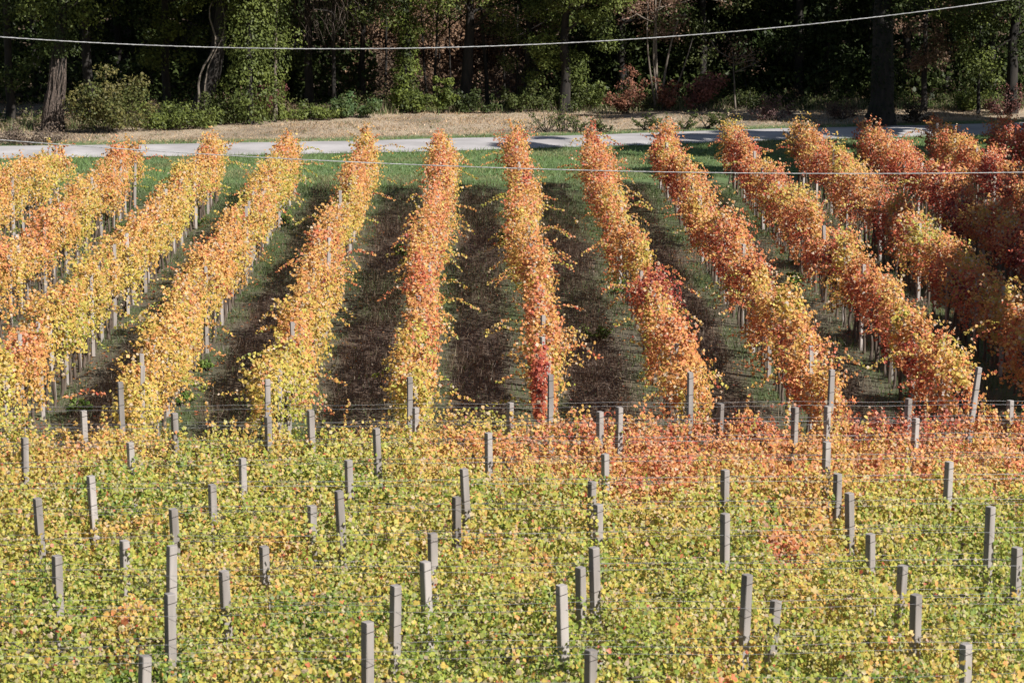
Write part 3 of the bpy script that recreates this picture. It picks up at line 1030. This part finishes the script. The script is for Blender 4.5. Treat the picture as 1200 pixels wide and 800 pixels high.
# dead tree with drooping brown twigs
T, b, P, rad = tree('dead tree with drooping tangled brown twigs', 392, 119, .10, 9, (0.0, -.02), None)
t = Tubes(3)
for q in range(150):
    z = rng.uniform(4.2, 6.6)
    A = np.array([b[0] + rng.normal(-.2, 1.0), b[1] - rng.uniform(0, 1.5), b[2] + z])
    Lg = rng.uniform(.7, 1.9)
    B = A + np.array([rng.normal(.15, .5), rng.normal(-.2, .3), -Lg])
    t.add([A, A + (B - A) * .45 + rng.normal(0, .15, 3), B], [.016, .012, .006])
link('twig', t.mesh('twig', M_DEADVINE, b), T, kind='stuff')

T, b, P, rad = tree('tree smothered in ivy down to the grass, yellowish leaves at its foot', 474, 117.5, .24, 10, (.02, 0), (4.2, 10, 3.2, 7500, .18, GREEN_D, GREEN_L))
ivy(T, b, P, 6.5, .8, 4200, GREEN_D, YGREEN, size=.14)
T, b, P, rad = tree('bare dark trunk standing before the sunlit brown slope', 546, 120, .30, 9, (.03, 0), (5.4, 9.5, 3.0, 4000, .19, GREEN_D, GREEN_L))
tree('thin dark sapling stem beside the bare trunk before the brown slope', 573, 121, .09, 9, (-.06, 0), (5.6, 10, 1.6, 1500, .16, GREEN_D, GREEN_M), limbs=4)
tree('thin stem with bright yellow green leaves before the brown slope', 508, 121, .08, 8, (.04, 0), (3.6, 7.5, 1.5, 2200, .16, GREEN_M, YGREEN), limbs=4)

T, b, P, rad = tree('broad bright green tree leafy almost to the ground', 664, 118.5, .26, 9, (-.02, 0), (1.4, 9, 2.7, 15000, .17, GREEN_M, GREEN_L))
T, b, P, rad = tree('grey green tree with fine hanging foliage beside the bright green tree', 618, 120, .18, 9, (0, 0), (1.4, 9, 1.8, 8500, .14, GREEN_D, OLIVE))
T, b, P, rad = tree('pale barked tree with forked stems and withered brown leaves', 770, 119.5, .08, 8, (-.02, 0), (3.4, 8, 1.8, 3200, .15, BROWN, PINKB), bark=M_PALEBARK, limbs=5)
t = Tubes(6)
for dx, dz, r0 in ((.9, 4.2, .07), (-.5, 5.2, .05), (1.6, 3.4, .05), (.35, 6.2, .05)):
    limb(t, b + [dx * .15, -.3, 0.0], b + [dx, -.5, dz], r0, .03, 7, .10)
link('stem', t.mesh('stem', M_PALEBARK, b), T)
T, b, P, rad = tree('small dead tree with thin crooked bare branches', 862, 119, .05, 3.6, (-.05, 0), (2.2, 3.4, 1.0, 420, .12, BROWN, PINKB), bark=M_PALEBARK, limbs=6)

T, b, P, rad = tree('massive dark straight tree trunk beside the road', 1031, 111.5, .52, 14, (0, .01), (5.0, 13, 4.0, 11000, .2, GREEN_D, GREEN_M), limbs=6, sides=12, cdx=3.0)
ivy(T, b, P, 7, .66, 3200, (.012, .016, .008), (.03, .04, .015), size=.12)  # ivy colours blackened as well, for the shade on this trunk
T, b, P, rad = tree('tree with withered pinkish brown leaves beyond the massive trunk', 1082, 118, .14, 9, (0, 0), (1.8, 9, 2.3, 5500, .16, BROWN, PINKB))
T, b, P, rad = tree('leafy green sapling near the wood edge beyond the massive trunk', 1146, 117, .08, 6.5, (0, 0), (.8, 6.5, 1.3, 3600, .17, GREEN_M, GREEN_L), limbs=5)
T, b, P, rad = tree('tall dark tree at the wood edge with sparse low leaves', 1186, 117, .26, 13, (0, 0), (2.2, 13, 3.6, 9000, .18, GREEN_D, GREEN_M))
T, b, P, rad = tree('dark leafy tree with low drooping boughs beside the dead tree', 935, 123.5, .24, 13, (0, 0), (2.6, 13, 3.4, 10000, .18, GREEN_D, GREEN_M))
T, b, P, rad = tree('olive green tree behind the pale forked stems', 822, 123.5, .22, 10, (0, 0), (1.6, 10, 2.8, 9000, .17, GREEN_D, OLIVE))
T, b, P, rad = tree('dark tree with bright leaf sprays above the leaning vine-wrapped trunk', 105, 114, .24, 12, (-.02, 0), (3.9, 12, 3.4, 9000, .20, GREEN_D, YGREEN))
T, b, P, rad = tree('bushy green tree with a low branch of light leaves by the curved trunk', 196, 117, .2, 12, (0, 0), (2.2, 12, 2.5, 9000, .18, GREEN_D, GREEN_L))
T, b, P, rad = tree('dark leafy tree with a crooked low limb beyond the vine-wrapped trunk', 12, 113, .2, 12, (0, 0), (1.8, 12, 3.2, 10000, .18, GREEN_D, GREEN_M))
T, b, P, rad = tree('thin dark tree in the shade behind the drooping dead twigs', 425, 123, .13, 12, (.01, 0), (3.6, 12, 2.6, 5000, .18, GREEN_D, OLIVE))
T, b, P, rad = tree('dark tree between the bright green tree and the pale forked stems', 728, 123, .24, 9, (0, 0), (2.6, 9, 2.8, 8000, .18, GREEN_D, GREEN_M))
T, b, P, rad = tree('shaded tree behind the drooping dead twigs and green bramble', 362, 121, .2, 13, (0, 0), (2.0, 13, 3.2, 9000, .18, GREEN_D, GREEN_M))

back = [(-30, 130), (45, 127), (140, 128), (160, 134), (250, 126), (300, 131), (345, 127), (395, 131), (690, 128), (745, 131), (800, 127), (860, 126), (905, 128), (965, 125), (1010, 130), (1060, 126), (1110, 130), (1160, 126), (1215, 129), (1260, 122), (-60, 119)]
for q, (px, Y) in enumerate(back):
    hb = 8 if 650 < px < 880 else rng.uniform(12, 15)
    marks = {12: 'crooked low limb tree', 60: 'leaning vine-wrapped trunk', 130: 'large rounded bush', 226: 'curved leaning tree', 300: 'ivy column', 392: 'drooping dead twigs', 664: 'broad bright green tree',
             740: 'spreading rusty red shrub', 775: 'pale forked stems', 822: 'dull crimson shrub', 865: 'small dead tree', 935: 'dark drooping tree', 1031: 'massive dark trunk', 1082: 'withered pinkish tree', 1146: 'leafy green sapling', 1190: 'tall dark edge tree'}
    mk = marks[min(marks, key=lambda e: abs(e - px))]
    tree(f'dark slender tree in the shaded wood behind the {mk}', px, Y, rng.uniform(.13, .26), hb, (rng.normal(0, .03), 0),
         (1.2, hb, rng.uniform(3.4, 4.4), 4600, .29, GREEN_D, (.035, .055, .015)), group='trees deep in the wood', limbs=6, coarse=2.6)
for q, px in enumerate((418, 452, 500, 528, 592, 606)):
    tree('thin stem in the shade below the sunlit brown slope', px, rng.uniform(123, 127), rng.uniform(.04, .08), rng.uniform(7, 10), (rng.normal(0, .04), 0),
         (5.5, 9, 1.2, 700, .16, GREEN_D, BROWN), group='thin stems below the brown slope', limbs=3, sides=6)
# mass of evergreen undergrowth and far wood on the slope, added to darken the shaded wood, open only where the brown slope shows
def mass(name, label, n, ya, yb, zlo, zhi, size, ca, cb, gap, inside=False):
    ys = rng.uniform(ya, yb, n)
    px = rng.uniform(-120, 1320, n)
    x = (ys / on_y(600, 60, 1.0)[1]) * (px - 600) / F_PX + ys * math.tan(YAW)
    lump = fbm(x * .5, ys * .5, 171, 3)
    z = ground(x, ys) + zlo + (zhi - zlo) * rng.random(n) ** 1.3 * (.25 + 1.3 * lump)
    kk = ~((px > gap[0] + 30 * (lump - .5)) & (px < gap[1] + 30 * (lump - .5)))
    if inside:
        kk = ~kk
    P = np.stack([x, ys, z], -1)[kk]
    m = len(P)
    mixv = rng.random((m, 1))
    c = (np.asarray(ca) * (1 - mixv) + np.asarray(cb) * mixv)
    v, f, c = leaf_batch(P, np.array([.1, -.3, .7]) + rng.normal(0, .6, (m, 3)), size * rng.uniform(.6, 1.4, m), c, OVAL)
    o = link(name, make_mesh(name, v, f, c, M_TREELEAF), kind='stuff')
    tag(o, label, 'undergrowth')
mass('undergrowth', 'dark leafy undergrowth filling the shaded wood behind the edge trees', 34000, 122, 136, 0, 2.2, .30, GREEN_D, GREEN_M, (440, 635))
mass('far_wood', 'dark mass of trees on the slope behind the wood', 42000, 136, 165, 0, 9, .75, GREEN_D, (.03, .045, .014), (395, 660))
mass('leaf_litter', 'withered brown leaves and scrub covering the sunlit slope behind the wood', 80000, 124, 147, 0, 1.3, .17, (.085, .055, .036), (.26, .165, .105), (405, 650), True)
# trees up the slope with withered leaves
for q in range(22):
    px = 405 + q * 11.5 + rng.normal(0, 6)
    tree('small beech with withered brown leaves on the slope behind the wood', px, rng.uniform(130, 142), .06, rng.uniform(3, 4.5), (0, 0),
         (0.3, 4.0, 1.5, 1500, .19, (.11, .07, .045), (.30, .185, .115)), group='withered beeches on the slope', limbs=5, sides=5)
# trees standing beside the vineyard, out of the picture: their shade falls across the far rows and the road
for x, Y, H, rc in ((25.5, 86.5, 20, 4.6), (28.5, 91, 21, 5.0), (24.0, 60, 11, 3.6), (37, 100, 19, 6), (21.5, 47.5, 11.5, 3.4), (29.0, 104, 14, 4.0), (23.5, 65, 12, 3.4), (27, 71, 11, 3.8), (26, 53, 13, 4), (18.9, 52.5, 9.5, 2.0)):
    tree('tall leafy tree standing beside the reddish vine rows', 0, Y, .3, H, (0, 0), (3.6, H, rc, 4200, .45, GREEN_D, GREEN_M), loc=x, group='trees beside the vineyard')

# ------------------------------------------------------------------ shrubs and weeds by the wood
def shrub(label, px, py, w, h, n, size, ca, cb, Y=None, name='shrub', stems=9, bark=M_BARK, dens=1.0, group=None, cat_='shrub', flat=.8):
    if Y is None:
        p = on_z(px, py, 0.1)
        x, Y = p[0], p[1]
    else:
        x = on_y(px, py, Y)[0]
    base = np.array([x, Y, g1(x, Y)])
    T = thing(name, label, cat_, base, group)
    t = Tubes(4)
    m = stems
    C = []
    for q in range(m):
        th = rng.uniform(0, 6.28)
        rr = w * .5 * math.sqrt(rng.random())
        hz = h * rng.uniform(.35, 1.0) * (1 - .35 * (rr / (w * .5)) ** 2)
        B = base + [math.cos(th) * rr, math.sin(th) * rr * .8, hz]
        Q = limb(t, base + [rng.normal(0, .08 * w), rng.normal(0, .08 * w), -.03], B, .022, .006, 5, .12)
        C += [Q[4], Q[3], Q[2]]
    link('stem', t.mesh('stem', bark, base), T)
    C = np.array(C)
    Rr = rng.uniform(.10, .20, len(C)) * (w + h) * .5 * dens
    v, f, c = crown_leaves(C, Rr, n, size, ca, cb, 99)
    link('foliage', make_mesh('foliage', v - base, f, c, M_TREELEAF), T)
    return T

shrub('large rounded green and brown bush beside the leaning vine-wrapped trunk', 133, 153, 3.6, 3.1, 5200, .13, OLIVE, (.15, .13, .045), stems=16)
shrub('low green bramble thicket at the foot of the curved leaning tree', 205, 148, 4.2, 1.2, 4200, .12, GREEN_M, GREEN_L, stems=18)
shrub('green bramble thicket between the curved tree and the ivy column', 262, 143, 3.2, 1.5, 3200, .12, GREEN_M, OLIVE, stems=14)
shrub('purple red shrub in front of the ivy column', 312, 136, 2.2, 1.9, 1500, .11, (.10, .035, .04), (.20, .07, .06), stems=11)
shrub('yellow green leafy weed at the foot of the purple red shrub', 328, 139, .9, .8, 700, .12, GREEN_L, YGREEN, stems=6)
shrub('mounded green bush by the dry grass below the dead twigs', 410, 135, 2.7, 1.15, 2800, .13, GREEN_M, (.09, .15, .06), stems=13)
shrub('low green weeds between the purple shrub and the mounded bush', 368, 138, 2.6, .8, 1700, .12, GREEN_M, GREEN_L, stems=12)
shrub('leafy ivy bush at the foot of the smothered tree', 482, 131, 2.0, 1.9, 2600, .13, GREEN_M, YGREEN, stems=10)
shrub('upright yellow green bush before the bare dark trunk', 523, 130, 1.1, 2.3, 1500, .13, GREEN_M, YGREEN, stems=7)
shrub('shaded low bush at the foot of the bare dark trunk', 557, 129, 2.4, 1.1, 1700, .12, GREEN_D, GREEN_M, stems=10)
shrub('tall feathery green weeds at the foot of the grey green tree', 612, 128, 2.2, 1.6, 2200, .11, GREEN_M, OLIVE, stems=16)
shrub('tall green weeds at the foot of the bright green tree', 660, 127, 3.0, 1.4, 3000, .11, GREEN_M, OLIVE, stems=18)
shrub('green shrub between the bright green tree and the red shrubs', 690, 126, 1.8, 2.0, 2000, .12, GREEN_M, GREEN_L, stems=10)
shrub('spreading rusty red shrub at the wood edge', 735, 130, 2.0, 2.1, 1500, .12, (.16, .07, .045), (.26, .115, .07), stems=13)
shrub('rusty red shrub among the pale forked stems', 780, 129, 1.6, 1.8, 1000, .12, (.15, .065, .045), (.26, .11, .07), stems=10)
shrub('bushy dull crimson shrub beside the small dead tree', 822, 129, 2.0, 2.4, 1900, .13, (.13, .06, .05), (.24, .10, .08), stems=12)
shrub('dry green undergrowth below the rusty red shrubs', 760, 124, 4.6, .9, 2400, .11, OLIVE, (.16, .14, .06), stems=20)
shrub('low weeds in the shade beside the small dead tree', 872, 125, 3.4, .9, 1700, .11, GREEN_D, OLIVE, stems=16)
shrub('low dark weeds at the edge of the deep shade', 945, 124, 3.2, .8, 1500, .11, GREEN_D, OLIVE, stems=15)
shrub('purple brown thorny weeds standing in the dry grass', 908, 139, 2.2, 1.3, 1000, .10, (.10, .06, .06), (.17, .10, .09), stems=14)
shrub('brown thorny weeds in the dry grass before the massive trunk', 985, 137, 2.0, 1.1, 800, .10, (.10, .065, .05), (.16, .10, .07), stems=13)
shrub('dark bramble in the dry grass beyond the massive trunk', 1075, 141, 2.0, 1.0, 900, .10, (.05, .04, .03), (.10, .07, .045), stems=12)
shrub('green sprout clump below the sapling beyond the massive trunk', 1130, 127, 3.0, .8, 1500, .12, GREEN_M, GREEN_L, stems=14)
shrub('reddish brown bramble at the shaded wood edge', 1175, 132, 2.4, 1.5, 1100, .11, (.09, .04, .035), (.16, .07, .055), stems=12)
shrub('grey thorny scrub at the foot of the vine-wrapped trunk', 35, 166, 3.6, .9, 1500, .10, (.10, .075, .06), (.17, .125, .09), stems=18, bark=M_DEADVINE)
for px, py, w, h in ((640, 152, 1.6, 1.5), (658, 151, 1.0, 1.7), (675, 152, 1.5, .8), (705, 152, 1.0, .7)):
    shrub('dark green weed clump in dry grass across the road from orange rows', px, py, w * 1.3, h, 380, .09, GREEN_M, OLIVE, group='weed clumps by the road', name='weed_clump', cat_='weed', stems=14, dens=.6)
for px, py, w, h in ((758, 150, 1.0, 1.3), (776, 149, 1.5, .8), (828, 148, 1.3, 1.5), (845, 149, 1.6, 1.0), (800, 149, 1.0, .9)):
    shrub('dark green weed clump in dry grass across the road from reddish rows', px, py, w * 1.3, h, 380, .09, GREEN_M, OLIVE, dens=.6, group='weed clumps by the road near the red shrubs', name='weed_clump', cat_='weed', stems=9)
# green suckers and weeds under the long rows
for px, py, w, h in ((335, 262, .9, .8), (150, 270, .8, .5), (228, 262, .9, .6), (470, 300, .6, .5), (700, 395, .7, .5), (725, 340, .7, .6), (905, 262, 1.0, 1.0), (850, 275, 1.2, .9), (745, 290, .6, .5), (590, 285, .5, .5), (215, 470, .6, .4), (90, 480, .6, .4), (240, 430, .5, .4), (930, 330, .6, .5)):
    shrub('fresh green weed tuft growing in the alleys of the long rows', px, py, w, h, 420, .07, (.07, .14, .025), (.17, .22, .05), group='weed tufts in the alleys', name='weed_tuft', cat_='weed', stems=8)
for px, py in ((30, 522), (130, 515), (240, 517), (415, 512), (530, 513), (640, 505), (800, 500), (860, 505), (1010, 498), (1160, 495)):
    p = on_z(px, py + 25, 0.3)
    shrub('grey green dry weed bush on the headland behind the crosswise rows', px, py + 25, 1.1, .75, 600, .05, (.17, .16, .11), (.28, .26, .18), Y=43.8 + .05 * p[0], group='dry weeds on the headland', name='headland_weed', cat_='weed', stems=14)

# tangled low growth along the whole edge of the wood
def edge_y(px):
    return np.interp(px, [-60, 60, 200, 300, 420, 560, 1260], [110.5, 111, 113, 115, 118, 120, 120.5])
n = 30000
px = rng.uniform(-60, 1260, n)
ey = edge_y(px) + rng.exponential(1.3, n) - .4
x = (px - 600) / F_PX * ey * 1.013 + ey * math.tan(YAW)
lump = fbm(x * .7, ey * .7, 191, 3)
hgt = (.15 + 1.5 * np.clip(lump - .32, 0, 1) * 1.6) * rng.random(n) ** .8 * np.clip(.4 + (ey - edge_y(px)) * .8, .3, 1.5)
P = np.stack([x, ey, ground(x, ey) + hgt], -1)
hue = fbm(x * .45, ey * .45, 197, 3)[:, None]
c = np.where(hue > .56, np.array([.13, .09, .055]), np.where(hue > .47, np.array([.14, .15, .05]), np.array([.08, .115, .032]))) * rng.uniform(.55, 1.4, (n, 1))
v, f, c = leaf_batch(P, np.array([.2, -.4, .5]) + rng.normal(0, .55, (n, 3)), rng.uniform(.07, .15, n), c, OVAL)
tag(link('edge_growth', make_mesh('edge_growth', v, f, c, M_TREELEAF), kind='stuff'), 'tangled low green and brown growth along the edge of the wood', 'undergrowth')
n = 26000
px = rng.uniform(-60, 1260, n)
ey = edge_y(px) + rng.normal(-.3, .8, n)
x = (px - 600) / F_PX * ey * 1.013 + ey * math.tan(YAW)
tall = fbm(x * .9, ey * .9, 199, 3)
col = np.where(rng.random((n, 1)) < .6, np.array([.13, .17, .06]), np.array([.40, .32, .2])) * rng.uniform(.55, 1.3, (n, 1))
blades(n, x, ey, rng.uniform(.1, .75, n) * np.clip(tall * 2 - .5, .1, 1.2), .03 * rng.uniform(.7, 1.5, n), col, 'edge_grass', 'tall rough grass at the foot of the wood', .35)

# ------------------------------------------------------------------ overhead cables and their poles beside the vineyard
CABY = 38.0
def cable(name, label, f, r):
    pts = np.array([on_y(px, f(px), CABY) for px in np.linspace(-1000, 2200, 120)])
    t = Tubes(6)
    t.add(pts, r)
    tw = np.linspace(0, 1, 1400)
    k = np.linspace(0, 1, len(pts))
    H = np.stack([np.interp(tw, k, pts[:, i]) for i in range(3)], -1)
    a = tw * 2 * math.pi * 190
    H[:, 1] += np.cos(a) * r * .75
    H[:, 2] += np.sin(a) * r * .75
    t2 = Tubes(4)
    t2.add(H, r * .55)
    root = thing(name, label, 'cable', pts[0])
    link('core', t.mesh('core', M_CABLE, pts[0]), root)
    link('twisted_strand', t2.mesh('twisted_strand', M_CABLE, pts[0]), root)
    return pts
c1 = cable('overhead_cable', 'upper grey twisted overhead cable hanging across before the dark wood', lambda x: 57.5 - 9.2e-5 * (x - 390) ** 2, .0075)
c2 = cable('overhead_cable', 'lower grey twisted overhead cable hanging across above the vine rows', lambda x: 203.5 - 3.95e-5 * (x - 1000) ** 2, .007)
for e, side in ((0, 'golden'), (-1, 'reddish')):
    x = c1[e][0]
    base = np.array([x, CABY + .16, g1(x, CABY)])
    top = max(c1[e][2], c2[e][2]) + .5
    T = thing('utility_pole', f'wooden utility pole beside the {side} vine rows', 'pole', base)
    t = Tubes(10)
    t.add([base - [0, 0, .5], base + [0, 0, 3], [x, CABY + .16, top]], [.16, .14, .10])
    link('shaft', t.mesh('shaft', M_WOODPOLE, base), T)
    for c in (c1, c2):
        t = Tubes(8)
        t.add([c[e] + [0, .1, 0], c[e], c[e] - [0, .05, 0]], [.03, .05, .03])
        link('insulator', t.mesh('insulator', M_CONC, base), T)

tris = sum(len(o.data.polygons) for o in S.objects if o.type == 'MESH')
print('FACES', tris, 'unique', sum(len(m.polygons) for m in bpy.data.meshes), 'objects', len(S.objects))
